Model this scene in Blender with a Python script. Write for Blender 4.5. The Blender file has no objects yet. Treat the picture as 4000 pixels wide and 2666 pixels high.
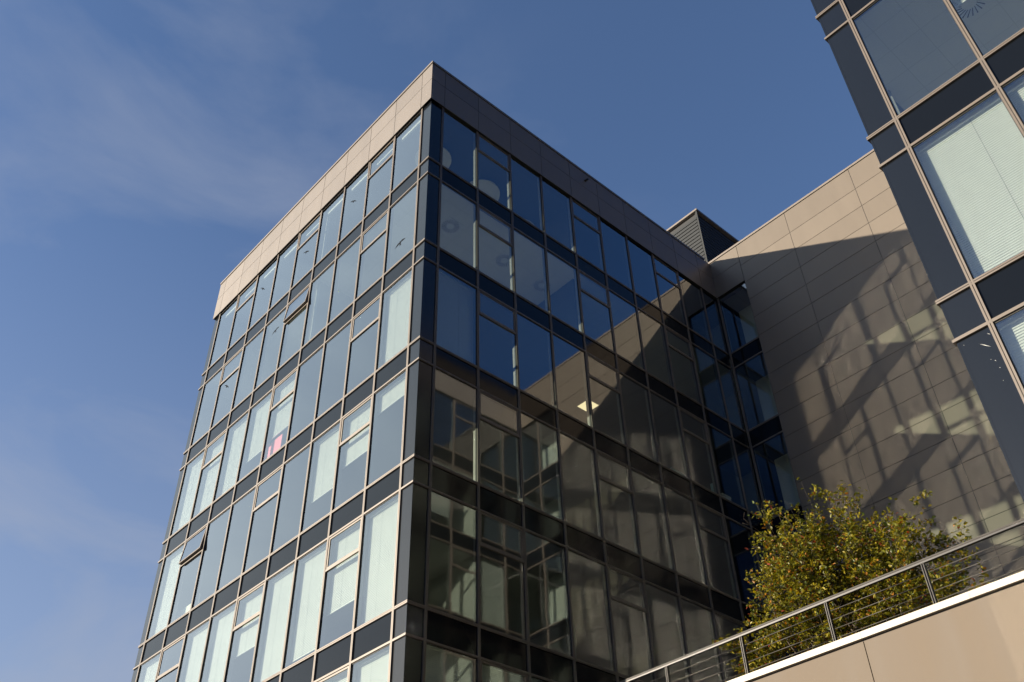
import bpy, bmesh, math, random
from mathutils import Vector, Matrix
random.seed(7)
sc = bpy.context.scene
COL = sc.collection
Z0 = 24.85                      # height of the top floor's sill above the ground
FH, SP = 3.6, 0.703             # storey height, spandrel height
ZTOP, ZCOP, ZBOT = 4.906, 4.795, 2.885
W, YB = 11.943, 14.631          # courtyard width and depth
SUN = Vector((0.683, 1.0, -0.378)).normalized()

# ------------------------------------------------------------------ materials
def nt(name):
    m = bpy.data.materials.new(name); m.use_nodes = True
    t = m.node_tree; t.nodes.clear()
    out = t.nodes.new('ShaderNodeOutputMaterial')
    return m, t, out
def N(t, kind, **kw):
    n = t.nodes.new(kind)
    for k, v in kw.items():
        if k in n.inputs.keys(): n.inputs[k].default_value = v
        else: setattr(n, k, v)
    return n
def rgba(c): return (c[0], c[1], c[2], 1.0)
def princ(name, col, rough=.5, metal=0., var=.0, scale=3., bump=0., bscale=40., spec=.5, stretch=None, coat=0., island=0.):
    m, t, out = nt(name)
    b = N(t, 'ShaderNodeBsdfPrincipled')
    b.inputs['Base Color'].default_value = rgba(col)
    b.inputs['Roughness'].default_value = rough
    b.inputs['Metallic'].default_value = metal
    b.inputs['Specular IOR Level'].default_value = spec
    b.inputs['Coat Weight'].default_value = coat
    geo = N(t, 'ShaderNodeNewGeometry')
    src = geo.outputs['Position']
    if stretch:
        mp = N(t, 'ShaderNodeMapping'); mp.inputs['Scale'].default_value = stretch
        t.links.new(src, mp.inputs['Vector']); src = mp.outputs['Vector']
    if var > 0:
        nz = N(t, 'ShaderNodeTexNoise'); nz.inputs['Scale'].default_value = scale; nz.inputs['Detail'].default_value = 5
        t.links.new(src, nz.inputs['Vector'])
        rmp = N(t, 'ShaderNodeMapRange'); rmp.inputs['From Min'].default_value = .3; rmp.inputs['From Max'].default_value = .7
        rmp.inputs['To Min'].default_value = 1 - var; rmp.inputs['To Max'].default_value = 1 + var
        t.links.new(nz.outputs['Fac'], rmp.inputs['Value'])
        mx = N(t, 'ShaderNodeVectorMath', operation='SCALE'); mx.inputs[0].default_value = col
        fac = rmp.outputs['Result']
        if island:
            ir = N(t, 'ShaderNodeMapRange'); ir.inputs['To Min'].default_value = 1 - island; ir.inputs['To Max'].default_value = 1 + island
            t.links.new(geo.outputs['Random Per Island'], ir.inputs['Value'])
            im = N(t, 'ShaderNodeMath', operation='MULTIPLY'); t.links.new(fac, im.inputs[0]); t.links.new(ir.outputs['Result'], im.inputs[1]); fac = im.outputs[0]
        t.links.new(fac, mx.inputs['Scale'])
        t.links.new(mx.outputs['Vector'], b.inputs['Base Color'])
        rr = N(t, 'ShaderNodeMath', operation='MULTIPLY'); rr.inputs[1].default_value = rough
        t.links.new(rmp.outputs['Result'], rr.inputs[0]); t.links.new(rr.outputs[0], b.inputs['Roughness'])
    if bump > 0:
        nb = N(t, 'ShaderNodeTexNoise'); nb.inputs['Scale'].default_value = bscale; nb.inputs['Detail'].default_value = 3
        t.links.new(src, nb.inputs['Vector'])
        bp = N(t, 'ShaderNodeBump'); bp.inputs['Strength'].default_value = 1; bp.inputs['Distance'].default_value = bump
        t.links.new(nb.outputs['Fac'], bp.inputs['Height']); t.links.new(bp.outputs['Normal'], b.inputs['Normal'])
    t.links.new(b.outputs['BSDF'], out.inputs['Surface'])
    return m

def clad(name, col, rough, bump=.0012):
    """satin coated metal cladding panels: faint oil-canning and rain streaks"""
    return princ(name, col, rough=rough, metal=.1, var=.035, scale=1.1, bump=bump, bscale=.9, spec=.3, stretch=(1.6, 1.6, .35), island=.045)

def glass_mat(name, tint, wob):
    m, t, out = nt(name)
    geo = N(t, 'ShaderNodeNewGeometry'); oi = N(t, 'ShaderNodeObjectInfo')
    nz = N(t, 'ShaderNodeTexNoise', noise_dimensions='4D'); nz.inputs['Scale'].default_value = 1.1; nz.inputs['Detail'].default_value = 1.2
    t.links.new(geo.outputs['Position'], nz.inputs['Vector'])
    mu = N(t, 'ShaderNodeMath', operation='MULTIPLY'); mu.inputs[1].default_value = 30
    t.links.new(oi.outputs['Random'], mu.inputs[0]); t.links.new(mu.outputs[0], nz.inputs['W'])
    bp = N(t, 'ShaderNodeBump'); bp.inputs['Strength'].default_value = 1; bp.inputs['Distance'].default_value = wob
    t.links.new(nz.outputs['Fac'], bp.inputs['Height'])
    wn = N(t, 'ShaderNodeTexWhiteNoise', noise_dimensions='1D'); t.links.new(mu.outputs[0], wn.inputs['W'])
    w1 = N(t, 'ShaderNodeVectorMath', operation='SUBTRACT'); w1.inputs[1].default_value = (.5, .5, .5); t.links.new(wn.outputs['Color'], w1.inputs[0])
    w2 = N(t, 'ShaderNodeVectorMath', operation='SCALE'); w2.inputs['Scale'].default_value = .007; t.links.new(w1.outputs[0], w2.inputs[0])
    w3 = N(t, 'ShaderNodeVectorMath', operation='ADD'); t.links.new(bp.outputs['Normal'], w3.inputs[0]); t.links.new(w2.outputs[0], w3.inputs[1])
    w4 = N(t, 'ShaderNodeVectorMath', operation='NORMALIZE'); t.links.new(w3.outputs[0], w4.inputs[0])
    fr = N(t, 'ShaderNodeFresnel'); fr.inputs['IOR'].default_value = 1.52
    t.links.new(bp.outputs['Normal'], fr.inputs['Normal'])
    # two coated sheets: 2F/(1+F), plus a little for the coating
    a = N(t, 'ShaderNodeMath', operation='MULTIPLY'); a.inputs[1].default_value = 2.0; t.links.new(fr.outputs[0], a.inputs[0])
    b = N(t, 'ShaderNodeMath', operation='ADD'); b.inputs[1].default_value = 1.0; t.links.new(fr.outputs[0], b.inputs[0])
    c = N(t, 'ShaderNodeMath', operation='DIVIDE'); t.links.new(a.outputs[0], c.inputs[0]); t.links.new(b.outputs[0], c.inputs[1])
    d = N(t, 'ShaderNodeMath', operation='ADD', use_clamp=True); d.inputs[1].default_value = .10; t.links.new(c.outputs[0], d.inputs[0])
    nb = N(t, 'ShaderNodeMath', operation='SUBTRACT'); nb.inputs[0].default_value = 1.0; t.links.new(geo.outputs['Backfacing'], nb.inputs[1])
    e = N(t, 'ShaderNodeMath', operation='MULTIPLY'); t.links.new(d.outputs[0], e.inputs[0]); t.links.new(nb.outputs[0], e.inputs[1])
    cm = N(t, 'ShaderNodeMix', data_type='RGBA'); t.links.new(geo.outputs['Backfacing'], cm.inputs['Factor'])
    cm.inputs[6].default_value = rgba(tint); cm.inputs[7].default_value = (1, 1, 1, 1)
    tr = N(t, 'ShaderNodeBsdfTransparent'); t.links.new(cm.outputs[2], tr.inputs['Color'])
    gl = N(t, 'ShaderNodeBsdfGlossy'); gl.inputs['Roughness'].default_value = 0.03; gl.inputs['Color'].default_value = (.92, .97, 1, 1)
    t.links.new(w4.outputs[0], gl.inputs['Normal'])
    mx = N(t, 'ShaderNodeMixShader'); t.links.new(e.outputs[0], mx.inputs[0]); t.links.new(tr.outputs[0], mx.inputs[1]); t.links.new(gl.outputs[0], mx.inputs[2])
    t.links.new(mx.outputs[0], out.inputs['Surface'])
    return m

def emit(name, col, s):
    m, t, out = nt(name)
    e = N(t, 'ShaderNodeEmission'); e.inputs['Color'].default_value = rgba(col); e.inputs['Strength'].default_value = s
    t.links.new(e.outputs[0], out.inputs['Surface']); return m

def ceiling_mat(name, col):
    m, t, out = nt(name)
    b = N(t, 'ShaderNodeBsdfPrincipled'); b.inputs['Roughness'].default_value = .8
    geo = N(t, 'ShaderNodeNewGeometry')
    br = N(t, 'ShaderNodeTexBrick', offset=0.0); br.inputs['Scale'].default_value = 1.0
    br.inputs['Mortar Size'].default_value = .008; br.inputs['Brick Width'].default_value = .6; br.inputs['Row Height'].default_value = .6
    br.inputs['Color1'].default_value = rgba(col); br.inputs['Color2'].default_value = rgba([c * .96 for c in col]); br.inputs['Mortar'].default_value = rgba([c * .82 for c in col])
    t.links.new(geo.outputs['Position'], br.inputs['Vector']); t.links.new(br.outputs['Color'], b.inputs['Base Color'])
    t.links.new(b.outputs[0], out.inputs['Surface']); return m

M = {}
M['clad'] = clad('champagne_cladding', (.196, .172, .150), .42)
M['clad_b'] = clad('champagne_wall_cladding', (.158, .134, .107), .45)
M['cap'] = princ('champagne_frame', (.155, .130, .107), .42, .1, var=.04, scale=2)
M['coping'] = princ('champagne_coping', (.20, .17, .142), .4, .15, var=.03, scale=2)
M['dark'] = princ('black_gasket', (.010, .010, .011), .6)
M['soffit'] = princ('dark_soffit', (.03, .027, .025), .6)
M['inner'] = princ('pale_inner_frame', (.20, .205, .195), .5)
M['span'] = princ('dark_spandrel_glass', (.006, .0075, .010), .06, 0, bump=.0012, bscale=1.2, spec=.20)
M['corner'] = princ('slate_corner_panel', (.008, .010, .013), .16, 0, bump=.0006, bscale=.8, spec=.5)
M['glass'] = glass_mat('window_glass', (.71, .78, .73), .0011)
M['blind'] = princ('white_blind', (.64, .632, .62), .6, var=.03, scale=6)
M['white'] = princ('white_paint', (.30, .30, .285), .7, var=.03, scale=1.5)  # white wall paint, darkened in colour for the dim rooms
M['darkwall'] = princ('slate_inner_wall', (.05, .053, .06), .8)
M['carpet'] = princ('grey_carpet', (.03, .03, .034), .95)
M['ceil'] = ceiling_mat('dim_ceiling_tiles', (.17, .17, .16))  # ceiling tiles darkened in colour for the dimmer rooms
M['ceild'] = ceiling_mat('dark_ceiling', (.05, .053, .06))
M['ceilb'] = ceiling_mat('lit_ceiling_tiles', (.74, .74, .70))  # same tiles, lightened in colour where the rooms are lit more
M['wallb'] = princ('bright_inner_wall', (.76, .76, .71), .7, var=.03, scale=1.5)  # lighter copy of the wall paint, for walls that look sunlit
M['lino'] = princ('pale_floor', (.28, .27, .25), .8)
M['roof'] = princ('grey_roof', (.22, .22, .22), .9, var=.15, scale=.8)
M['louv'] = princ('grey_louvre', (.042, .046, .049), .65, .0, var=.05, scale=2, spec=.15)
M['louvd'] = princ('dark_louvre_back', (.015, .018, .022), .7)
M['wall'] = princ('beige_terrace_render', (.135, .108, .080), .75, .0, var=.10, scale=2.2, bump=.001, bscale=3., stretch=(1, 1, .16), island=.03)
M['white_metal'] = princ('white_coping', (.43, .39, .33), .5, 0, var=.07, scale=5, stretch=(1, 1, .3), island=.04)
M['steel'] = princ('satin_steel', (.060, .056, .050), .5, .1, spec=.3, var=.05, scale=6)
M['steeld'] = princ('shaded_steel', (.02, .02, .022), .45, .3)  # darker copy of the railing steel, shade put into its colour
M['paving'] = princ('paving', (.065, .062, .06), .85, var=.15, scale=.5)
M['soil'] = princ('planting_soil', (.05, .04, .03), .95, var=.3, scale=4)
M['disc'] = princ('pale_disc', (.78, .78, .70), .7)
M['black'] = princ('black_vinyl', (.012, .014, .018), .95, spec=.05)
M['red'] = princ('rose_board', (.85, .16, .24), .6)
M['cream'] = princ('cream_board', (.75, .72, .62), .6)
M['teal'] = princ('pale_teal_card', (.30, .46, .45), .6)
M['paper'] = princ('white_card', (.70, .70, .66), .7)
M['lamp'] = emit('lit_ceiling_panel', (1.0, .80, .46), .8)

# ------------------------------------------------------------------ mesh helpers
class Fac:
    """a facade frame: u runs along it, d points outwards, z up (z=0 is the top storey's sill)"""
    def __init__(s, ox, oy, u, n): s.o = Vector((ox, oy, 0)); s.u = Vector((u[0], u[1], 0)); s.n = Vector((n[0], n[1], 0))
    def P(s, u, d, z): return s.o + s.u * u + s.n * d + Vector((0, 0, z + Z0))
    def R(s, u, d, z): return s.u * u + s.n * d + Vector((0, 0, z))
WORLD = Fac(0, 0, (1, 0), (0, 1))
class MB:
    def __init__(s, fac=WORLD, rot=None): s.v = []; s.f = []; s.m = []; s.fac = fac; s.rot = rot
    def pt(s, u, d, z):
        if s.rot:                                   # (angle, hinge d, hinge z): swing about a horizontal hinge
            a, hd, hz = s.rot; dd, zz = d - hd, z - hz
            d, z = hd + dd * math.cos(a) - zz * math.sin(a), hz + dd * math.sin(a) + zz * math.cos(a)
        s.v.append(s.fac.R(u, d, z)); return len(s.v) - 1
    def box(s, u0, u1, d0, d1, z0, z1, m=0):
        i = [s.pt(u, d, z) for z in (z0, z1) for d in (d0, d1) for u in (u0, u1)]
        for q in ((0, 1, 3, 2), (4, 6, 7, 5), (0, 4, 5, 1), (1, 5, 7, 3), (3, 7, 6, 2), (2, 6, 4, 0)):
            s.f.append([i[k] for k in q]); s.m.append(m)
    def prism(s, pts, d0, d1, m=0):                  # outline in (u,z), thickness d0..d1
        a = [s.pt(u, d0, z) for u, z in pts]; b = [s.pt(u, d1, z) for u, z in pts]; n = len(pts)
        s.f.append(a); s.m.append(m); s.f.append(b[::-1]); s.m.append(m)
        for k in range(n): s.f.append([a[k], a[(k + 1) % n], b[(k + 1) % n], b[k]]); s.m.append(m)
    def tube(s, pts, rad, n=6, m=0):
        rings = []
        for k, p in enumerate(pts):
            p = Vector(p); q = Vector(pts[min(k + 1, len(pts) - 1)]) - Vector(pts[max(k - 1, 0)])
            q.normalize(); a = q.orthogonal().normalized(); b = q.cross(a); r = rad[k] if isinstance(rad, (list, tuple)) else rad
            rings.append([s.pt(*(p + (a * math.cos(t) + b * math.sin(t)) * r)) for t in [2 * math.pi * j / n for j in range(n)]])
        for k in range(len(rings) - 1):
            for j in range(n): s.f.append([rings[k][j], rings[k][(j + 1) % n], rings[k + 1][(j + 1) % n], rings[k + 1][j]]); s.m.append(m)
        s.f.append(rings[0][::-1]); s.m.append(m); s.f.append(rings[-1]); s.m.append(m)
    def data(s, name, mats, smooth=False, fix=True):
        me = bpy.data.meshes.new(name); me.from_pydata([tuple(v) for v in s.v], [], s.f)
        for q in mats: me.materials.append(M[q] if isinstance(q, str) else q)
        me.polygons.foreach_set('material_index', s.m)
        if smooth: me.polygons.foreach_set('use_smooth', [True] * len(s.f))
        if fix:
            bm = bmesh.new(); bm.from_mesh(me); bmesh.ops.recalc_face_normals(bm, faces=bm.faces); bm.to_mesh(me); bm.free()
        me.update(); return me
def link(name, me, parent=None, loc=(0, 0, 0)):
    o = bpy.data.objects.new(name, me); COL.objects.link(o)
    o.location = Vector(loc)
    if parent:
        o.parent = parent; o.location = Vector(loc) - wloc(parent)
    return o
def wloc(o):
    p = Vector(o.location)
    while o.parent: o = o.parent; p = p + Vector(o.location)
    return p
def thing(name, label, cat, loc, group=None):
    o = bpy.data.objects.new(name, None); COL.objects.link(o); o.location = Vector(loc)
    o.empty_display_size = .3
    return tag(o, label, cat, group)
def tag(o, label, cat, group=None, kind=None):
    if label: o['label'] = label
    if cat: o['category'] = cat
    if group: o['group'] = group
    if kind: o['kind'] = kind
    return o
def Sa(k): return -(k - 1) * FH
def Sb(k): return Sa(k) - SP
def rowspan(k): return (Sa(k), ZBOT if k == 1 else Sb(k - 1))

# ------------------------------------------------------------------ window parts
cache = {}
def shared(key, fn):
    if key not in cache: cache[key] = fn()
    return cache[key]
GD = -.035                                          # glass face behind the frame caps
def window(bld, fac, fn, u0, u1, zb, zt, vent=False, op=0., blind=None, stack=False, bird=None, bplane=-.195, binset=.0):
    w, h = round(u1 - u0, 3), round(zt - zb, 3)
    base = fac.P(u0, 0, zb)
    def frame():
        b = MB(fac); g = .047
        for (a, c, e, f) in ((.03, g, .03, h - .03), (w - g, w - .03, .03, h - .03), (g, w - g, .03, g), (g, w - g, h - g, h - .03)):
            b.box(a, c, GD - .05, GD + .008, e, f, 0)
        if vent:
            zc = h - .905
            b.box(.034, w - .034, -.05, -.004, zc - .028, zc + .028, 1)
        return b.data('window_frame', ['dark', 'cap'])
    win = link('vent_window' if vent else 'window', shared((fn, 'fr', w, h, vent), frame), bld, base)
    def pane(z0, z1):
        b = MB(fac); b.box(.04, w - .04, GD - .024, GD, z0, z1); return b.data('pane', ['glass'])
    if not vent:
        link('pane', shared((fn, 'p', w, h), lambda: pane(.04, h - .04)), win, base)
    else:
        zc = h - .905
        link('pane', shared((fn, 'pl', w, h), lambda: pane(.04, zc - .026)), win, base)
        rot = (op, GD, h - .035) if op else None
        def sash():
            b = MB(fac, rot); g0, g1, z0, z1 = .043, .088, zc + .032, h - .036
            for (a, c, e, f) in ((g0, g1, z0, z1), (w - g1, w - g0, z0, z1), (g1, w - g1, z0, z0 + .045), (g1, w - g1, z1 - .045, z1)):
                b.box(a, c, GD - .045, GD + .019, e, f, 0)
                b.box(a + .004, c - .004, GD - .07, GD - .045, e + .004, f - .004, 1)
            return b.data('sash', ['cap', 'dark'])
        def spane():
            b = MB(fac, rot); b.box(.085, w - .085, GD - .02, GD + .004, zc + .074, h - .078); return b.data('sash_pane', ['glass'])
        s = link('sash', shared((fn, 's', w, h, op), sash), win, base)
        link('pane', shared((fn, 'sp', w, h, op), spane), win, base)
        if op: win['label'] = 'window with its top vent pushed open'
    if blind is not None:
        bot = max(blind - zb, .03)
        def mk():
            b = MB(fac); top = h - .0; u_a, u_b = .012 + binset, w - .012
            b.box(u_a, u_b, bplane - .03, bplane + .03, top - .05, top + .02)
            n = max(1, int((top - .05 - bot) / .042)); p = (top - .05 - bot) / n
            for k in range(n):                       # closed slats, each tilted a little
                z1 = top - .05 - k * p; z0 = z1 - p
                i = [b.pt(u_a, bplane - .006, z1), b.pt(u_b, bplane - .006, z1), b.pt(u_b, bplane + .006, z0 - .003), b.pt(u_a, bplane + .006, z0 - .003)]
                j = [b.pt(u_a, bplane - .009, z1), b.pt(u_b, bplane - .009, z1), b.pt(u_b, bplane + .003, z0 - .003), b.pt(u_a, bplane + .003, z0 - .003)]
                for q in ((i[0], i[1], i[2], i[3]), (j[3], j[2], j[1], j[0]), (i[0], i[3], j[3], j[0]), (i[1], j[1], j[2], i[2]), (i[3], i[2], j[2], j[3]), (i[0], j[0], j[1], i[1])):
                    b.f.append(list(q)); b.m.append(0)
            b.box(u_a, u_b, bplane - .016, bplane + .012, bot - .022, bot - .002)
            for q in (.62,):                     # ladder cords
                b.box(u_a + (u_b - u_a) * q, u_a + (u_b - u_a) * q + .005, bplane + .014, bplane + .016, bot, top - .05, 1)
            return b.data('blind', ['blind', 'inner'])
        link('blind', shared((fn, 'b', w, h, round(bot, 2), bplane, binset), mk), win, base)
    if stack:
        def mk():
            b = MB(fac); b.box(.10, w - .10, -.25, -.19, h - .21, h - .02); 
            for k in range(5): b.box(.11, w - .11, -.247, -.187, h - .20 + k * .034, h - .185 + k * .034)
            return b.data('blind', ['blind'])
        link('blind', shared((fn, 'st', w, h), mk), win, base)
    if bird:
        bu, bz, ang, s, sq = bird
        pts = BIRD; b = MB(fac)
        ca, sa = math.cos(ang), math.sin(ang)
        b.prism([(bu - u0 + s * (x * ca - y * sq * sa), bz - zb + s * (x * sa + y * sq * ca)) for x, y in pts], GD + .001, GD + .003)
        link('bird_decal', b.data('bird_decal', ['black']), win, base)
    return win
half = [(.0, .30), (.06, .24), (.09, .12), (.30, .20), (.55, .12), (.78, -.04), (.95, -.22), (.70, -.12), (.62, -.20), (.50, -.10), (.42, -.18), (.30, -.07), (.14, -.12), (.08, -.30), (.16, -.52), (.05, -.50)]
BIRD = half + [(-x, y) for x, y in half[::-1]][:-1]

def mullions(bld, fac, us, z0, z1):
    def mk():
        b = MB(fac); h = z1 - z0
        b.box(-.034, -.005, -.055, 0, 0, h, 0); b.box(.005, .034, -.055, 0, 0, h, 0)
        b.box(-.005, .005, -.055, -.012, 0, h, 1); b.box(-.031, .031, -.175, -.06, 0, h, 2)
        return b.data('mullion', ['cap', 'dark', 'inner'])
    for u in us: link('mullion', shared((id(fac), 'mul', z0, z1), mk), bld, fac.P(u, 0, z0))
def transoms(bld, fac, u0, u1, rows):
    def mka():
        b = MB(fac); L = u1 - u0
        b.box(0, L, -.055, -.002, .005, .033); b.box(0, L, -.055, -.002, -.033, -.005); b.box(0, L, -.055, -.014, -.005, .005, 1)
        return b.data('transom', ['cap', 'dark'])
    def mkb():
        b = MB(fac); b.box(0, u1 - u0, -.055, -.002, -.024, .024); return b.data('transom', ['cap'])
    for k in rows:
        link('transom', shared((id(fac), 'ta', u0, u1), mka), bld, fac.P(u0, 0, Sa(k)))
        link('transom', shared((id(fac), 'tb', u0, u1), mkb), bld, fac.P(u0, 0, Sb(k)))
def panel(bld, fac, name, mat, u0, u1, z0, z1, g=.02):
    def mk():
        b = MB(fac); b.box(g, u1 - u0 - g, GD - .03, GD, g, z1 - z0 - g); return b.data(name, [mat])
    return link(name, shared((id(fac), name, round(u1 - u0, 3), round(z1 - z0, 3)), mk), bld, fac.P(u0, 0, z0))
def parapet(bld, fac, us, zs, ubk, name='parapet', d=.05, mat='clad', back=.32, mid=None):
    """panels with open joints over a dark backing; us, zs are the joint lines"""
    b = MB(fac); g = .009
    b.box(ubk[0], ubk[1], -back, d - .012, zs[0] + .004, zs[-1], 1)
    for i in range(len(us) - 1):
        for j in range(len(zs) - 1):
            b.box(us[i] + (g if i else 0), us[i + 1] - (g if i < len(us) - 2 else 0), d - .012, d, zs[j] + (g if j else 0), zs[j + 1] - g, 0)
    return link(name, b.data(name, [mat, 'soffit']), bld, fac.P(0, 0, 0))

# ================================================================== A : the corner office block
A = thing('office_building', 'tall glass corner office block with beige parapet, left of the courtyard', 'building', (-7, 7, 0))
FL = Fac(0, 0, (-1, 0), (0, -1)); FR = Fac(0, 0, (0, 1), (1, 0))
uL = [.487 + 1.4567 * i for i in range(10)]; LEND = uL[-1] + .455
uR = [.508 + 1.4602 * i for i in range(10)]; REND = YB
ZLOW = -21.6
BL = {(3, 1): -9, (4, 1): -8.50, (4, 2): -9.42, (4, 3): -9.82, (3, 5): -6.22, (3, 6): -6.36, (3, 7): -6.9, (3, 8): -9, (3, 9): -9,
      (4, 9): -19, (5, 1): -20, (5, 2): -13.47, (5, 3): -14.15, (5, 4): -20, (5, 5): -13.1, (5, 6): -20, (5, 7): -20, (5, 9): -20, (6, 1): -30, (6, 2): -30, (6, 3): -30}
OPEN = {(2, 5): math.radians(6.5), (4, 8): math.radians(7)}
BIRDS = {(1, 3): (4.2, 1.59, .62, .26, .5), (2, 1): (1.24, -2.77, -.15, .27, .9), (1, 5): (7.05, 1.36, .5, .25, .6), (1, 7): (10.09, 1.76, .75, .26, .45), (2, 6): (8.39, -1.42, -.2, .24, .8), (3, 8): (11.52, -2.02 - FH + .02 + FH, .7, .26, .5)}
BIRDS[(2, 8)] = BIRDS.pop((3, 8))
for k in range(1, 7):
    zb, zt = rowspan(k)
    for i in range(9):
        if k == 6 and i > 3: continue
        window(A, FL, 'FL', uL[i], uL[i + 1], zb, zt, vent=(i + 1) in (2, 5, 8), op=OPEN.get((k, i + 1), 0.), blind=BL.get((k, i + 1)), stack=(k == 1), bird=BIRDS.get((k, i + 1)))
    for i in range(10):
        if k == 6 and i > 4: continue
        u1 = uR[i + 1] if i < 9 else REND - .012
        window(A, FR, 'FR', uR[i], u1, zb, zt, vent=(i + 1) in (2, 5, 8), blind={(3, 1): -30, (6, 1): -30, (6, 2): -30}.get((k, i + 1)))
for k in range(1, 6):
    for i in range(9): panel(A, FL, 'spandrel_panel', 'span', uL[i], uL[i + 1], Sb(k), Sa(k))
    for i in range(10): panel(A, FR, 'spandrel_panel', 'span', uR[i], uR[i + 1] if i < 9 else REND - .012, Sb(k), Sa(k))
for k in range(1, 7):
    zb, zt = rowspan(k)
    for (z0, z1) in ((zb, zt), (Sb(k), Sa(k))):
        # corner panels stop just short of the arris, where a slim angle closes them
        panel(A, FL, 'corner_panel', 'corner', .012, uL[0], z0, z1); panel(A, FL, 'corner_panel', 'corner', uL[-1], LEND + .012, z0, z1)
        panel(A, FR, 'corner_panel', 'corner', .012, uR[0], z0, z1)
mullions(A, FL, uL, ZLOW, ZBOT); mullions(A, FR, uR, ZLOW, ZBOT)
transoms(A, FL, -.001, LEND, range(1, 7)); transoms(A, FR, .004, REND - .03, range(1, 7))
b = MB(FL); b.box(.0, .05, -.05, GD + .004, 0, ZBOT - ZLOW + .2); b.box(.036, .05, -.10, -.05, 0, ZBOT - ZLOW)
b = MB(); b.box(-.06, GD + .002, -GD - .002, .06, ZLOW, ZBOT + .1)
link('corner_angle', b.data('corner_angle', ['corner']), A, (0, 0, Z0))
parapet(A, FL, [-.05] + [uL[i] for i in range(10)] + [LEND + .05], [ZBOT, 3.945, ZCOP], (-.034, LEND + .046))
parapet(A, FR, [-.037] + [uR[i] for i in range(10)] + [REND - .051], [ZBOT, 3.945, ZCOP], (-.034, REND - .06))
for fac, a, e in ((FL, -.075, LEND + .075), (FR, .40, REND - .40)):
    b = MB(fac); b.box(a, e, -.38, .075, ZCOP + .018, ZTOP); b.box(a + .03, e - .03, -.3, .03, ZCOP - .001, ZCOP + .018, 1)
    link('coping', b.data('coping', ['coping', 'dark']), A, fac.P(0, 0, 0))
b = MB(); b.box(-.375, .0745, .381, .40, ZCOP + .0185, ZTOP - .0005); link('coping', b.data('coping', ['coping']), A, (0, 0, Z0))
# overflow pipe through the parapet
b = MB(); b.tube([(.03, 7.18, 4.36), (.10, 7.18, 4.35), (.20, 7.18, 4.33)], .04, 10); b.tube([(.05, 7.18, 4.36), (.06, 7.18, 4.36)], .06, 12)
link('overflow_pipe', b.data('overflow_pipe', ['soffit'], smooth=False), A, (0, 0, Z0))
# floors, ceilings, inner walls
for k in range(1, 8):
    b = MB(); b.box(-LEND + .1, -.115, .115, YB + 6, Sb(k) + .07, Sa(k) - .1, 0); b.box(-LEND + .1, -.115, .115, YB + 6, Sa(k) - .099, Sa(k) - .04, 1)
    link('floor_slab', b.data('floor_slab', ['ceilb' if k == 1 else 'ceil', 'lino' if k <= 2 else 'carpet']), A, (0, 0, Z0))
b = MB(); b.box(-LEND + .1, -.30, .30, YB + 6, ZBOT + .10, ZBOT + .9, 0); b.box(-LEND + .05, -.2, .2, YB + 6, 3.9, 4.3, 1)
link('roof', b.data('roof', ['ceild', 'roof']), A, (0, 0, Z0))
b = MB()
b.box(-12.5, -6.6, 6.6, 13.5, ZLOW - 3, ZBOT + .1); b.box(-6.6, -.5, 6.62, 6.75, Sa(2), ZBOT + .1, 1); b.box(-6.32, -6.12, .26, 6.6, Sa(2), ZBOT + .1)
b.box(-6.6, -3.2, 8.2, 8.35, ZLOW, Sa(2) - .2)
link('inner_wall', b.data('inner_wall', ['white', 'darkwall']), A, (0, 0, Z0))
b = MB(); b.box(-LEND + .004, -LEND + .09, .072, YB + 6, -Z0, ZBOT + .4); b.box(-LEND, .0, YB + 5.9, YB + 6, -Z0, 4.3)
link('end_wall', b.data('end_wall', ['clad_b']), A, (0, 0, Z0))
b = MB(FL); b.box(.1, LEND - .05, -.5, -.05, -Z0, ZLOW); 
for i in range(9): b.box(uL[i] + .06, uL[i + 1] - .06, -.05, -.03, -Z0 + .3, ZLOW - .75, 1)
for i in range(9): b.box(-uR[i] * 0 + .1, .11, -.5, -.49, -Z0, ZLOW)
link('ground_storey', b.data('ground_storey', ['clad_b', 'span']), A, FL.P(0, 0, 0))
b = MB(FR); b.box(.06, REND - .05, -.5, -.05, -Z0, ZLOW)
for i in range(9): b.box(uR[i] + .06, uR[i + 1] - .06, -.05, -.03, -Z0 + .3, ZLOW - .75, 1)
link('ground_storey', b.data('ground_storey', ['clad_b', 'span']), A, FR.P(0, 0, 0))

# ================================================================== B : the clad rear block
B = thing('office_building', 'rear block with a tall beige panelled wall half in shadow, closing the courtyard', 'building', (6, YB + 3, 0))
FB = Fac(0, YB, (1, 0), (0, -1)); X0, X1 = 1.42, 9.385
zj = [3.69 - .9225 * i for i in range(24)]
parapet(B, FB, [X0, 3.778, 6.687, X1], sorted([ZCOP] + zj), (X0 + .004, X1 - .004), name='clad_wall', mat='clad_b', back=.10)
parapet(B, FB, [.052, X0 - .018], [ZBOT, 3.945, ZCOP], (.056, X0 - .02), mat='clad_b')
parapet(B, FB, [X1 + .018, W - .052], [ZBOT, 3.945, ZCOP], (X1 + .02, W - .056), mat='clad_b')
b = MB(FB)
cj = [-.3, 1.05, 2.6, 3.95, 5.4, 6.9, 8.4, 9.9, W + .3]
for i in range(len(cj) - 1): b.box(cj[i] + .003, cj[i + 1] - .003, -.38, .075, ZCOP + .018, ZTOP)
b.box(.1, W - .1, -.3, .03, ZCOP - .001, ZCOP + .018, 1)
link('coping', b.data('coping', ['coping', 'dark']), B, FB.P(0, 0, 0))
bays = [(.045, X0 - .006), (X1 + .006, 10.62), (10.62, W - .045)]
for k in range(1, 6):
    zb, zt = rowspan(k)
    for j, (a, c) in enumerate(bays):
        window(B, FB, 'FB', a, c, zb, zt, blind=None)
        panel(B, FB, 'spandrel_panel', 'span', a, c, Sb(k), Sa(k))
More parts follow.
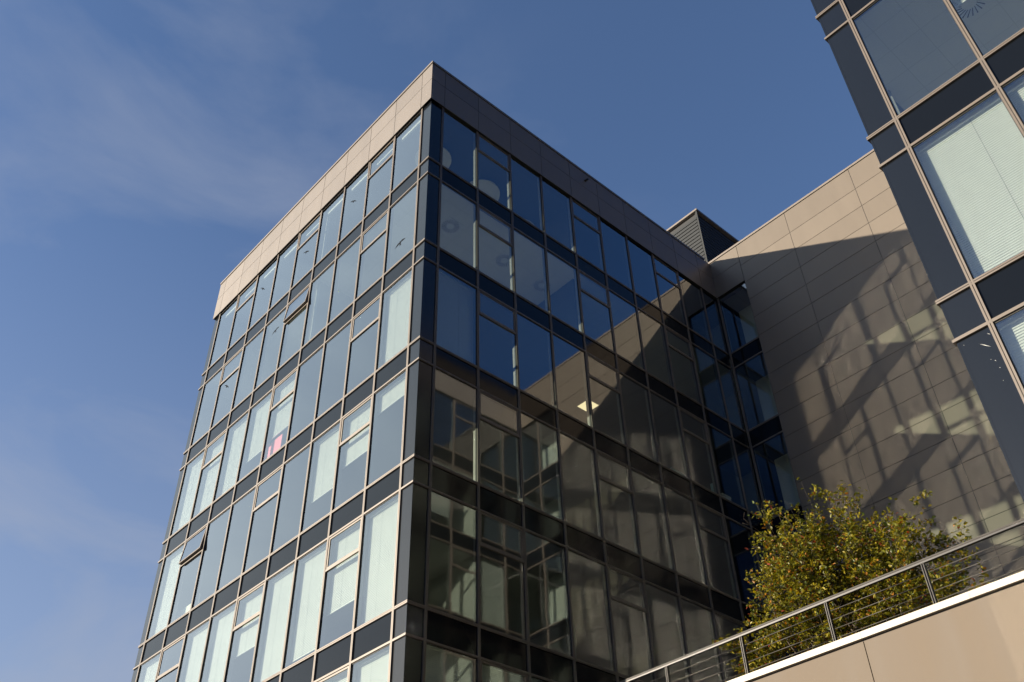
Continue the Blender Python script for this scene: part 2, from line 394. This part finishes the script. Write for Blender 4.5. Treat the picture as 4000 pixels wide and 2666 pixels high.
mullions(B, FB, [.038, 10.62, W - .038], -18, ZBOT)
transoms(B, FB, .03, X0 - .003, range(1, 6)); transoms(B, FB, X1 + .003, W - .03, range(1, 6))
for k in range(1, 7):
    b = MB(FB); b.box(.03, W - .03, -9, -.115, Sb(k) + .07, Sa(k) - .1, 0); b.box(.03, W - .03, -9, -.115, Sa(k) - .099, Sa(k) - .04, 1)
    link('floor_slab', b.data('floor_slab', ['ceil', 'carpet']), B, FB.P(0, 0, 0))
b = MB(FB); b.box(.0, W, -9, -.33, ZBOT + .1, 4.3); link('roof', b.data('roof', ['roof']), B, FB.P(0, 0, 0))
b = MB(FB); b.box(X0 + .06, X0 + .2, -9, -.11, -Z0, ZBOT + .1); b.box(X1 - .2, X1 - .06, -9, -.11, -Z0, ZBOT + .1); b.box(-.2, W + .2, -9.2, -9, -Z0, 4.2)
b.box(.03, X0, -1.5, -1.4, -Z0, ZBOT + .1); b.box(X1, W, -1.5, -1.4, -Z0, ZBOT + .1)
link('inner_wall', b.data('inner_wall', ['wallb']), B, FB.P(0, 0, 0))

# ================================================================== C : the block on the right
Cb = thing('office_building', 'near glass office block at the right edge with pale frames and drawn blinds', 'building', (W + 4, 7, 0))
FC = Fac(W, 0, (1, 0), (0, -1)); FS = Fac(W, 0, (0, 1), (-1, 0))
uC = [.525 + 1.4452 * i for i in range(6)]; CEND = uC[-1] + .5
BC = {(5, 1): -30, (5, 2): -30, (4, 2): -9.2, (6, 1): -30, (6, 2): -19.5, (4, 3): -30, (5, 3): -30}
for k in range(1, 7):
    zb, zt = rowspan(k)
    for i in range(5):
        window(Cb, FC, 'FC', uC[i], uC[i + 1], zb, zt, blind=BC.get((k, i + 1)))
    for i in range(10):
        u1 = uR[i + 1] if i < 9 else REND - .012
        window(Cb, FS, 'FS', uR[i], u1, zb, zt, vent=(i + 1) in (2, 5, 8), blind={(2, 7): -3.0, (3, 9): -30, (4, 6): -10.0, (4, 10): -30, (2, 10): -2.2, (5, 7): -13, (5, 8): -30}.get((k, i + 1)))
    for i in range(5): panel(Cb, FC, 'spandrel_panel', 'span', uC[i], uC[i + 1], Sb(k), Sa(k))
    for i in range(10): panel(Cb, FS, 'spandrel_panel', 'span', uR[i], uR[i + 1] if i < 9 else REND - .012, Sb(k), Sa(k))
    for (z0, z1) in ((zb, zt), (Sb(k), Sa(k))):
        panel(Cb, FC, 'corner_panel', 'corner', .012, uC[0], z0, z1); panel(Cb, FS, 'corner_panel', 'corner', .012, uR[0], z0, z1)
# pale scratches on the corner panel below the sixth storey line
b = MB(FC)
for (ua, za, ub, zb_, wd_) in ((.295, -15.313, .412, -15.434, .006), (.432, -15.222, .467, -15.26, .004), (.385, -15.64, .396, -15.66, .006), (.40, -15.765, .408, -15.778, .006), (.108, -15.215, .114, -15.221, .006), (.376, -15.96, .381, -15.97, .005), (.345, -15.60, .349, -15.607, .005)):
    L_ = math.hypot(ub - ua, zb_ - za); nx_, nz_ = -(zb_ - za) / L_ * wd_ / 2, (ub - ua) / L_ * wd_ / 2
    b.prism([(ua, za), ((ua + ub) / 2 + nx_, (za + zb_) / 2 + nz_), (ub, zb_), ((ua + ub) / 2 - nx_, (za + zb_) / 2 - nz_)], GD + .0004, GD + .0012)
link('scratch', b.data('scratch', ['paper']), Cb, FC.P(0, 0, 0))
mullions(Cb, FC, uC, ZLOW, ZBOT); mullions(Cb, FS, uR, ZLOW, ZBOT)
transoms(Cb, FC, -.001, CEND, range(1, 7)); transoms(Cb, FS, .004, REND - .03, range(1, 7))
b = MB(); b.box(W - GD - .002, W + .06, -GD - .002, .06, ZLOW, ZBOT + .1); link('corner_angle', b.data('corner_angle', ['corner']), Cb, (0, 0, Z0))
parapet(Cb, FC, [-.05] + uC + [CEND], [ZBOT, 3.945, ZCOP], (-.034, CEND - .01)); parapet(Cb, FS, [-.037] + uR + [REND - .051], [ZBOT, 3.945, ZCOP], (-.034, REND - .06))
for fac, a, e in ((FC, -.075, CEND), (FS, .40, REND - .40)):
    b = MB(fac); b.box(a, e, -.38, .075, ZCOP + .018, ZTOP); b.box(a + .03, e - .03, -.3, .03, ZCOP - .001, ZCOP + .018, 1)
    link('coping', b.data('coping', ['coping', 'dark']), Cb, fac.P(0, 0, 0))
for k in range(1, 8):
    b = MB(FC); b.box(.115, CEND - .1, -YB - 6, -.115, Sb(k) + .07, Sa(k) - .1, 0); b.box(.115, CEND - .1, -YB - 6, -.115, Sa(k) - .099, Sa(k) - .04, 1)
    link('floor_slab', b.data('floor_slab', ['ceilb', 'lino']), Cb, FC.P(0, 0, 0))
b = MB(FC); b.box(.30, CEND - .1, -YB - 6, -.30, ZBOT + .10, ZBOT + .9, 0); b.box(.2, CEND, -YB - 6, -.2, 3.9, 4.3, 1); link('roof', b.data('roof', ['ceil', 'roof']), Cb, FC.P(0, 0, 0))
b = MB(FC); b.box(3.6, 3.8, -YB + .3, -4.2, ZLOW - 3, ZBOT + .1); b.box(3.8, CEND - .2, -4.4, -4.2, ZLOW - 3, ZBOT + .1); b.box(.4, 3.6, -9.4, -9.25, ZLOW, ZBOT + .1); b.box(.26, 3.6, -12.27, -12.15, Sa(4), Sb(1)); b.box(.26, 3.6, -YB + .9, -YB + 1.02, ZLOW, Sb(2))
link('inner_wall', b.data('inner_wall', ['wallb']), Cb, FC.P(0, 0, 0))
b = MB(FC); b.box(CEND - .06, CEND + .03, -YB - 6, -.02, -Z0, ZBOT + .4); b.box(0, CEND, -YB - 6, -YB - 5.9, -Z0, 4.3); link('end_wall', b.data('end_wall', ['clad_b']), Cb, FC.P(0, 0, 0))
b = MB(FC); b.box(.1, CEND - .05, -.5, -.05, -Z0, ZLOW)
for i in range(5): b.box(uC[i] + .06, uC[i + 1] - .06, -.05, -.03, -Z0 + .3, ZLOW - .75, 1)
link('ground_storey', b.data('ground_storey', ['clad_b', 'span']), Cb, FC.P(0, 0, 0))
b = MB(FS); b.box(.06, REND - .05, -.5, -.05, -Z0, ZLOW); link('ground_storey', b.data('ground_storey', ['clad_b']), Cb, FS.P(0, 0, 0))

# ================================================================== rooftop louvre box
bx0, bx1, by0, by1, bz0, bz1 = -4.6, -.56, 15.5, 19.6, 4.3, 9.37
Lv = thing('louvre_enclosure', 'ribbed grey louvre enclosure with a pale rim standing on the roof', 'roof plant', ((bx0 + bx1) / 2, (by0 + by1) / 2, bz0 + Z0))
for nm, fac, L in (('louvre_front', Fac(bx0, by0, (1, 0), (0, -1)), bx1 - bx0), ('louvre_side', Fac(bx1, by0, (0, 1), (1, 0)), by1 - by0), ('louvre_rear', Fac(bx0, by1, (1, 0), (0, 1)), bx1 - bx0), ('louvre_side', Fac(bx0, by0, (0, 1), (-1, 0)), by1 - by0)):
    b = MB(fac); b.box(.05, L - .05, -.14, -.10, bz0, bz1 - .12, 1)
    z = bz0
    while z < bz1 - .42:
        i = [b.pt(u, d, zz) for (d, zz) in ((-.012, z), (-.022, z + .165), (-.10, z + .19), (-.10, z)) for u in (.09, L - .09)]
        for q in ((0, 1, 3, 2), (2, 3, 5, 4), (4, 5, 7, 6), (6, 7, 1, 0), (0, 2, 4, 6), (1, 7, 5, 3)): b.f.append([i[e] for e in q]); b.m.append(0)
        z += .205
    link(nm, b.data(nm, ['louv', 'louvd']), Lv, fac.P(0, 0, 0))
for (x, y) in ((bx1, by0), (bx0, by0), (bx1, by1), (bx0, by1)):
    b = MB(); b.box(-.06, .012, -.012, .06, bz0, bz1 - .1) if x == bx1 else b.box(-.012, .06, -.012, .06, bz0, bz1 - .1)
    link('corner_post', b.data('corner_post', ['louv']), Lv, (x, y if y == by0 else y - .05, Z0))
b = MB(); b.box(bx0 - .05, bx1 + .05, by0 - .05, by1 + .05, bz1 - .10, bz1); link('rim', b.data('rim', ['coping']), Lv, (0, 0, Z0))

# ================================================================== terrace wall, railing, planting
TY, TZ = 3.5, -16.775
T = thing('terrace_wall', 'beige terrace wall with a bright white coping between the two glass blocks', 'wall', (W / 2, TY, 0))
xj = [.10, 3.99, 7.815, 11.63, W - .045]
for i in range(4):
    b = MB(); b.box(xj[i] + .008, xj[i + 1] - .008, TY + .035, TY + .075, -Z0, TZ - .15); link('wall_panel', b.data('wall_panel', ['wall']), T, (0, 0, Z0))
b = MB(); b.box(.09, W - .05, TY + .08, TY + .35, -Z0, TZ - .02); b.box(.09, W - .05, TY + .07, TY + .2, TZ - .16, TZ - .113)
link('wall_core', b.data('wall_core', ['soffit']), T, (0, 0, Z0))
cx = [.08, 2.09, 3.995, 5.905, 7.815, 9.725, W - .05]
for i in range(6):
    b = MB(); b.box(cx[i] + .002, cx[i + 1] - .002, TY, TY + .40, TZ - .11, TZ); link('coping', b.data('coping', ['white_metal']), T, (0, 0, Z0))
b = MB(); b.box(.07, W - .05, TY + .40, YB - .2, TZ - .6, TZ - .02)
tag(link('terrace_soil', b.data('terrace_soil', ['soil']), None, (0, 0, Z0)), 'planted terrace ground behind the white coping', None, kind='structure')
RY = 3.76
Rl = thing('metal_railing', 'slim metal railing with horizontal rods along the terrace coping', 'railing', (W / 2, RY, TZ + Z0))
px = [1.70, 3.54, 5.36, 7.21, 9.075, 10.93]
for x in px:
    b = MB()
    for a_ in (-.026, .012):
        b.box(a_, a_ + .014, -.028, .04, TZ, -15.955, 1); b.box(a_ + .004, a_ + .010, -.031, -.028, TZ + .02, -15.96, 0)  # lighter steel strips paint the lit front edges of the plates
    b.box(-.011, .011, .0, .035, TZ + .02, -15.97, 1)
    b.box(-.06, .06, -.05, .06, TZ + .001, TZ + .014, 1); b.box(.0265, .034, -.016, .03, TZ + .02, -16.0, 1)
    link('post', b.data('post', ['steel', 'steeld']), Rl, (x, RY, Z0))
def cyl_rod(z, r):
    b = MB(); b.tube([(.15, RY, z), (W - .1, RY, z)], r, 8); return b
for z in (-16.135, -16.298, -16.460, -16.62):
    for i in range(len(px) + 1):
        a = px[i - 1] + .05 if i else .12; c = px[i] - .045 if i < len(px) else W - .08
        b = MB(); b.tube([(a, RY + .002, z), (c, RY + .002, z)], .0075, 8); link('rod', b.data('rod', ['steel'], smooth=True), Rl, (0, 0, Z0))
b = MB()
prof = [(-.030, .018), (.030, .018), (.035, .028), (.030, .054), (-.030, .054), (-.035, .028)]
i0 = [b.pt(.10, RY + q, -15.955 + z) for q, z in prof]; i1 = [b.pt(W - .06, RY + q, -15.955 + z) for q, z in prof]
b.f += [i0[::-1], i1]; b.m += [0, 0]
for q in range(6): b.f.append([i0[q], i0[(q + 1) % 6], i1[(q + 1) % 6], i1[q]]); b.m.append(0)
b.box(.12, W - .08, RY - .031, RY + .028, -15.968, -15.938, 1)  # dark lower bar stands in for the shade under the handrail
link('handrail', b.data('handrail', ['steel', 'steeld']), Rl, (0, 0, Z0))

# ------------------------------------------------------------------ shrub
def leaf_material():
    m, t, out = nt('autumn_leaf')
    at = N(t, 'ShaderNodeAttribute', attribute_name='leafcol')
    b = N(t, 'ShaderNodeBsdfPrincipled'); b.inputs['Roughness'].default_value = .45; b.inputs['Specular IOR Level'].default_value = .4
    t.links.new(at.outputs['Color'], b.inputs['Base Color'])
    tl = N(t, 'ShaderNodeBsdfTranslucent')
    mx0 = N(t, 'ShaderNodeVectorMath', operation='MULTIPLY'); mx0.inputs[1].default_value = (1.25, 1.15, .5)
    t.links.new(at.outputs['Color'], mx0.inputs[0]); t.links.new(mx0.outputs[0], tl.inputs['Color'])
    ms = N(t, 'ShaderNodeMixShader'); ms.inputs[0].default_value = .33
    t.links.new(b.outputs[0], ms.inputs[1]); t.links.new(tl.outputs[0], ms.inputs[2]); t.links.new(ms.outputs[0], out.inputs['Surface'])
    return m
M['leaf'] = leaf_material()
M['bark'] = princ('brown_bark', (.09, .07, .05), .8, var=.3, scale=20)
SH = thing('shrub', 'wide multi-stemmed shrub with olive and yellow autumn leaves behind the railing', 'shrub', (7.1, 5.0, TZ + Z0))
rs = random.Random(21)
wood = MB(); leaves = []
ENV = [(4.40, -15.2, 0), (4.95, -14.15, 0), (5.45, -13.75, 0), (5.85, -13.5, 0), (6.3, -13.3, 0), (6.75, -13.2, 0), (7.2, -13.35, 0), (7.6, -13.45, 0), (8.05, -13.65, 0), (8.6, -13.85, 0), (9.1, -14.3, 0), (9.45, -14.7, 0)]
def grow(p, dirv, length, rad, lev):
    n = max(3, int(length / .16)); pts = [p.copy()]; rads = [rad]; d = dirv.normalized()
    for k in range(n):
        d = (d + Vector((rs.gauss(0, .10), rs.gauss(0, .10), rs.gauss(.03, .07)))).normalized()
        p = p + d * (length / n); pts.append(p.copy()); rads.append(max(.0022, rad * (1 - .85 * (k + 1) / n)))
        t = (k + 1) / n
        if lev < 2 and t > .22 and rs.random() < (.85 if lev == 0 else .6):
            for _ in range(2 if lev == 0 else 1):
                a = rs.uniform(0, 6.28); side = (d.orthogonal().normalized() * math.cos(a) + d.cross(d.orthogonal().normalized()) * math.sin(a))
                grow(p, d * .75 + side * rs.uniform(.5, 1.0) + Vector((0, 0, .12)), length * rs.uniform(.22, .42) * (1.15 - .5 * t), rads[-1] * .6, lev + 1)
        if lev >= 1 or t > .55:
            for _ in range(rs.randint(3, 7) if lev == 2 else rs.randint(1, 3)):
                leaves.append((p + Vector((rs.gauss(0, .045), rs.gauss(0, .045), rs.gauss(0, .045))), d.copy()))
    wood.tube([tuple(q) for q in pts], rads, 5 if lev == 0 else 3)
for k in range(34):
    tx, tz, sp = ENV[k % len(ENV)]; tx = 7.15 + (tx - 7.15) * .88; tz -= .42
    tx += rs.uniform(-.25, .25); tz += rs.uniform(-.95, .0) if k >= 12 else -.05
    base = Vector((6.9 + (tx - 6.9) * .42 + rs.uniform(-.3, .3), 5.0 + rs.uniform(-.35, .55), TZ - .03))
    tip = Vector((tx, 4.95 + rs.uniform(-.75, 1.0), tz))
    v = tip - base
    grow(base, v.normalized() + Vector((0, 0, -.02)), v.length * .98, .017, 0)
for (bxp, tx, tz) in ((5.4, 4.9, -16.3), (5.9, 5.5, -16.2), (6.6, 6.4, -16.0), (7.4, 7.6, -16.0), (8.2, 8.4, -16.1), (8.8, 9.2, -16.2), (7.0, 7.0, -16.2)):
    base = Vector((bxp, 4.6, TZ - .03)); v = Vector((tx, 4.35 + rs.uniform(-.15, .4), tz)) - base
    for q in range(2): grow(base, v.normalized() + Vector((rs.uniform(-.2, .2), 0, .1)), v.length * 1.25, .01, 0)
link('branches', wood.data('branches', ['bark'], smooth=True, fix=False), SH, (0, 0, Z0))
lm = MB(); lcol = []
for (p, d) in leaves:
    if p.y < 3.6 or p.z < TZ - .05 or p.z > -12.85: continue
    L = rs.uniform(.055, .10); wd = L * rs.uniform(.5, .68)
    ax = (d * .5 + Vector((rs.gauss(0, .7), rs.gauss(0, .7), rs.gauss(-.05, .5)))).normalized()
    sd = ax.cross(Vector((rs.gauss(0, .6), rs.gauss(0, .6), 1))).normalized(); up = sd.cross(ax)
    fold = rs.uniform(.05, .3)
    P = [p, p + ax * L * .38 + sd * wd * .5 + up * wd * fold, p + ax * L * .75 + sd * wd * .36 + up * wd * fold * .6, p + ax * L - up * L * .10,
         p + ax * L * .75 - sd * wd * .36 + up * wd * fold * .6, p + ax * L * .38 - sd * wd * .5 + up * wd * fold, p + ax * L * .5]
    i = [lm.pt(*q) for q in P]
    for q in ((0, 1, 6), (1, 2, 6), (2, 3, 6), (3, 4, 6), (4, 5, 6), (5, 0, 6)): lm.f.append([i[e] for e in q]); lm.m.append(0)
    r = rs.random(); v = rs.uniform(.7, 1.3)
    if r < .55: c = (.138 * v, .140 * v, .013)
    elif r < .80: c = (.30 * v, .25 * v, .02)
    elif r < .93: c = (.06 * v, .085 * v, .014)
    elif r < .988: c = (.32 * v, .14 * v, .02)
    else: c = (.25 * v, .05 * v, .025)
    lcol += [c] * 7
me = lm.data('foliage', ['leaf'], fix=False)
at = me.color_attributes.new('leafcol', 'FLOAT_COLOR', 'POINT')
at.data.foreach_set('color', [x for c in lcol for x in (c[0], c[1], c[2], 1.)])
link('foliage', me, SH, (0, 0, Z0))
# dry grass along the coping: uncountable, one object
M['straw'] = princ('dry_grass', (.30, .20, .06), .6)
M['straw2'] = princ('green_grass', (.12, .13, .03), .6)
g = MB()
for k in range(900):
    c0 = rs.choice([4.6, 5.0, 5.3, 6.9, 7.6, 8.2, 8.9, 9.1, 9.6, 10.0, 10.3])
    x = c0 + rs.gauss(0, .16); y = 4.0 + abs(rs.gauss(0, .22)); h = rs.uniform(.10, .36); lean = Vector((rs.gauss(0, .35), rs.gauss(-.1, .3), 1)).normalized()
    p0 = Vector((x, y, TZ - .02)); w = Vector((.004, .0, 0)); p1 = p0 + lean * h * .6; p2 = p0 + lean * h + Vector((lean.x * h * .5, lean.y * h * .4, -.06 * h))
    i = [g.pt(*q) for q in (p0 - w, p0 + w, p1 + w * .8, p1 - w * .8, p2)]
    mm = 0 if rs.random() < .65 else 1
    g.f += [[i[0], i[1], i[2], i[3]], [i[3], i[2], i[4]]]; g.m += [mm, mm]
tag(link('dry_grass', g.data('dry_grass', ['straw', 'straw2'], fix=False), None, (0, 0, Z0)), 'dry straw-coloured grass along the white coping', 'grass', kind='stuff')

# ================================================================== things seen inside the rooms
def inside(name, label, cat, loc, build, mats, group=None, smooth=False):
    b = MB(); build(b); o = link(name, b.data(name, mats, smooth=smooth), None, Vector(loc) + Vector((0, 0, Z0))); return tag(o, label, cat, group)
for (x, y, r, lab) in ((-1.80, 1.52, .62, 'pale ceiling disc in the top floor window nearest the corner'), (-1.9, 3.76, .66, 'large pale ceiling disc in the second top floor courtyard window'),
                       (-2.35, 6.0, .62, 'pale ceiling disc just peeping over the third top floor sill'), (-2.25, 7.5, .64, 'pale ceiling disc in the fourth top floor courtyard window')):
    inside('ceiling_disc', lab, 'ceiling disc', (x, y, 2.72), lambda b: (b.tube([(0, 0, 0), (0, 0, .05)], r, 40), b.tube([(0, 0, .05), (0, 0, .26)], .008, 6)), ['disc'], 'round discs hung from the top floor ceiling')
def diffuser(b):
    b.box(-.30, .30, -.30, .30, 0, .012, 0)
    for k in range(20):
        a = 2 * math.pi * k / 20; c, s = math.cos(a + .25), math.sin(a + .25); ca, sa = math.cos(a), math.sin(a)
        q = [(ca * .13 - sa * .006, sa * .13 + ca * .006), (ca * .13 + sa * .006, sa * .13 - ca * .006), (c * .29 + s * .010, s * .29 - c * .010), (c * .29 - s * .010, s * .29 + c * .010)]
        i = [b.pt(x, y, z) for z in (-.006, .002) for x, y in q]
        for f in ((0, 1, 2, 3), (7, 6, 5, 4), (0, 4, 5, 1), (1, 5, 6, 2), (2, 6, 7, 3), (3, 7, 4, 0)): b.f.append([i[e] for e in f]); b.m.append(1)
for (x, y, z, lab) in ((-1.33, 1.96, Sb(1) + .055, 'swirl air diffuser in the ceiling behind the second floor window by the corner'), (-1.36, 4.28, Sb(1) + .055, 'swirl air diffuser behind the second window from the corner, second row'),
                       (-1.42, 6.05, Sb(1) + .055, 'swirl air diffuser behind the third window from the corner, second row'), (W + 2.10, 1.38, Sb(3) + .055, 'swirl air diffuser seen through the upper window of the right-hand block')):
    inside('ceiling_diffuser', lab, 'air diffuser', (x, y, z), diffuser, ['ceilb', 'dark'], 'swirl air diffusers in the ceilings')
inside('ceiling_light', 'lit square ceiling panel glowing behind the courtyard facade', 'ceiling light', (-1.97, 8.45, Sb(2) + .03), lambda b: (b.box(-.25, .25, -.25, .25, 0, .035, 0), b.box(-.27, .27, -.27, .27, .005, .038, 1)), ['lamp', 'white'])
inside('red_partition', 'rose red board standing behind a window of the left facade', 'screen', (-7.60, .25, -7.2), lambda b: (b.box(-.42, .46, 0, .04, .1, .9), b.box(-.42, -.36, -.12, .16, 0, .1), b.box(.40, .46, -.12, .16, 0, .1)), ['red'])
inside('desk_screen', 'cream desk screen low behind a left facade window', 'screen', (-12.0, .36, -10.80), lambda b: (b.box(-.42, .5, 0, .04, .08, .66), b.box(-.42, -.37, -.1, .14, 0, .08), b.box(.45, .5, -.1, .14, 0, .08)), ['cream'])
inside('monitor', 'pale monitor tilted behind a left facade window, above the cream screen', 'monitor', (-11.95, .62, -10.35), lambda b: (b.box(-.28, .28, 0, .04, .3, .65, 0), b.box(-.03, .03, .02, .06, .02, .32, 1), b.box(-.12, .12, -.08, .12, 0, .02, 1)), ['paper', 'dark'])
inside('paper_box', 'flat pale box lying on a sill of the courtyard facade', 'box', (-.28, 10.4, Sa(3) + .02), lambda b: (b.box(-.16, .12, -.36, .36, 0, .2), b.box(-.17, .13, -.37, .37, .2, .25)), ['paper'])
inside('storage_box', 'square pale box on the sill next to the courtyard inner corner', 'box', (-.30, 12.8, Sa(3) + .02), lambda b: (b.box(-.16, .14, -.22, .22, 0, .26), b.box(-.17, .15, -.23, .23, .26, .32)), ['paper'])
inside('rolled_tube', 'pale teal cardboard tube standing on the sill beside a square box', 'tube', (-.24, 12.22, Sa(3) + .02), lambda b: (b.tube([(0, 0, 0), (0, 0, .52)], .07, 18), b.tube([(0, 0, .52), (0, 0, .54)], .074, 18)), ['teal'])

# ================================================================== ground
b = MB(); b.box(-400, 400, -400, 400, -.5, 0); tag(link('ground', b.data('ground', ['paving']), None, (0, 0, 0)), None, None, kind='structure')

# ================================================================== sky, sun, camera
elev = math.asin(-SUN.z); azim = math.atan2(-SUN.x, -SUN.y)
wd = bpy.data.worlds.new('World'); sc.world = wd; wd.use_nodes = True
t = wd.node_tree; t.nodes.clear()
out = t.nodes.new('ShaderNodeOutputWorld'); bg = t.nodes.new('ShaderNodeBackground')
sky = t.nodes.new('ShaderNodeTexSky'); sky.sky_type = 'NISHITA'; sky.sun_disc = False
sky.sun_elevation = elev; sky.sun_rotation = azim; sky.altitude = 100; sky.air_density = 1.0; sky.dust_density = .5; sky.ozone_density = 3.5
tc = t.nodes.new('ShaderNodeTexCoord'); mp = t.nodes.new('ShaderNodeMapping'); mp.inputs['Scale'].default_value = (1.0, 1.0, 2.6); mp.inputs['Rotation'].default_value = (.1, .15, .6)
nz = t.nodes.new('ShaderNodeTexNoise'); nz.inputs['Scale'].default_value = 2.9; nz.inputs['Detail'].default_value = 8; nz.inputs['Roughness'].default_value = .56; nz.inputs['Distortion'].default_value = .5
rm = t.nodes.new('ShaderNodeMapRange'); rm.inputs['From Min'].default_value = .48; rm.inputs['From Max'].default_value = .80; rm.inputs['To Max'].default_value = .46
mx = t.nodes.new('ShaderNodeMix'); mx.data_type = 'RGBA'; mx.inputs[7].default_value = (2.2, 2.55, 3.0, 1)
t.links.new(tc.outputs['Generated'], mp.inputs['Vector']); t.links.new(mp.outputs[0], nz.inputs['Vector']); t.links.new(nz.outputs['Fac'], rm.inputs['Value'])
t.links.new(sky.outputs[0], mx.inputs[6])
# high thin cloud thickening towards the sun's side of the sky, behind and left of the camera
sx = t.nodes.new('ShaderNodeSeparateXYZ'); t.links.new(tc.outputs['Generated'], sx.inputs[0])
def sm(src, a, b):
    r = t.nodes.new('ShaderNodeMapRange'); r.interpolation_type = 'SMOOTHSTEP'; r.inputs['From Min'].default_value = a; r.inputs['From Max'].default_value = b
    t.links.new(src, r.inputs['Value']); return r.outputs[0]
def mul(a, b):
    q = t.nodes.new('ShaderNodeMath'); q.operation = 'MULTIPLY'; t.links.new(a, q.inputs[0])
    if isinstance(b, float): q.inputs[1].default_value = b
    else: t.links.new(b, q.inputs[1])
    return q.outputs[0]
nv = t.nodes.new('ShaderNodeMapRange'); nv.inputs['From Min'].default_value = .3; nv.inputs['From Max'].default_value = .7; nv.inputs['To Min'].default_value = .6; nv.inputs['To Max'].default_value = .95
t.links.new(nz.outputs['Fac'], nv.inputs['Value'])
wisp = t.nodes.new('ShaderNodeMath'); wisp.operation = 'ADD'; wisp.use_clamp = True
t.links.new(mul(rm.outputs[0], sm(sx.outputs['X'], -.30, -.62)), wisp.inputs[0]); t.links.new(mul(mul(sm(sx.outputs['Z'], .80, .12), sm(sx.outputs['X'], -.25, -.75)), .55), wisp.inputs[1])
t.links.new(wisp.outputs[0], mx.inputs['Factor'])
veil = mul(mul(sm(sx.outputs['Y'], .0, -.30), sm(sx.outputs['X'], -.10, -.50)), nv.outputs[0])
mv = t.nodes.new('ShaderNodeMix'); mv.data_type = 'RGBA'; vc = t.nodes.new('ShaderNodeMix'); vc.data_type = 'RGBA'; vc.inputs[6].default_value = (4.5, 5.4, 6.2, 1); vc.inputs[7].default_value = (7.6, 8.3, 8.6, 1)
t.links.new(sm(sx.outputs['Z'], .66, .25), vc.inputs['Factor']); t.links.new(vc.outputs[2], mv.inputs[7])
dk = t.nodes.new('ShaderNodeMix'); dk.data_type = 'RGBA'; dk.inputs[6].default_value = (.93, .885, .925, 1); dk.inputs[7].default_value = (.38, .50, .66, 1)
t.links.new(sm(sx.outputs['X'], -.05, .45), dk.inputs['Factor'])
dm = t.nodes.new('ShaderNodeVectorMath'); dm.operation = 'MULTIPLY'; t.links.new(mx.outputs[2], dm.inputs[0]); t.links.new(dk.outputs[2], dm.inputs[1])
lk = t.nodes.new('ShaderNodeMix'); lk.data_type = 'RGBA'; lk.inputs[6].default_value = (1, 1, 1, 1); lk.inputs[7].default_value = (.07, .13, .25, 1)  # low sky to the right, out of view, dimmed to darken the shaded parapet
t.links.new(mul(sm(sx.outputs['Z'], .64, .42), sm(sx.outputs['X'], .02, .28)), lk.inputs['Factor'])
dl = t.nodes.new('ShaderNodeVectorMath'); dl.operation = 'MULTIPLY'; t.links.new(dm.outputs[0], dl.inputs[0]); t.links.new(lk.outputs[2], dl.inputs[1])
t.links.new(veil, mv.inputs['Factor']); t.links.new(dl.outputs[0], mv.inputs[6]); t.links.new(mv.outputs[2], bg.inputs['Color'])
bg.inputs['Strength'].default_value = .095
t.links.new(bg.outputs[0], out.inputs['Surface'])
sl = bpy.data.lights.new('sun', 'SUN'); sl.energy = 5.0; sl.angle = math.radians(.5); sl.color = (1., .86, .68)
so = bpy.data.objects.new('sun', sl); COL.objects.link(so); so.rotation_euler = SUN.to_track_quat('-Z', 'Y').to_euler(); so.location = (-30, -40, 50)

cd = bpy.data.cameras.new('camera'); co = bpy.data.objects.new('camera', cd); COL.objects.link(co)
R = [(0.6696442, 0.7422475, -0.0254035), (-0.4932988, 0.4189561, -0.7623202), (-0.5551874, 0.5230148, 0.6467013)]
cd.sensor_width = 36; cd.lens = 3753.26 / 4000 * 36; cd.clip_start = .1; cd.clip_end = 2000
mw = Matrix(((R[0][0], -R[1][0], -R[2][0], 0), (R[0][1], -R[1][1], -R[2][1], 0), (R[0][2], -R[1][2], -R[2][2], 0), (0, 0, 0, 1)))
mw.translation = Vector((15.1214, -11.0203, -23.2045 + Z0)); co.matrix_world = mw
sc.camera = co
sc.view_settings.view_transform = 'Standard'; sc.view_settings.look = 'None'; sc.view_settings.exposure = 1.0; sc.view_settings.gamma = 1
cy = sc.cycles
cy.use_denoising = True; cy.max_bounces = 10; cy.diffuse_bounces = 4; cy.glossy_bounces = 6; cy.transparent_max_bounces = 24; cy.transmission_bounces = 6
cy.caustics_reflective = True; cy.blur_glossy = 0.0; cy.sample_clamp_indirect = 0.0
try:
    cy.denoiser = 'OPENIMAGEDENOISE'; cy.use_guiding = True; cy.use_surface_guiding = True; cy.use_volume_guiding = False; cy.guiding_training_samples = 128
except Exception: pass
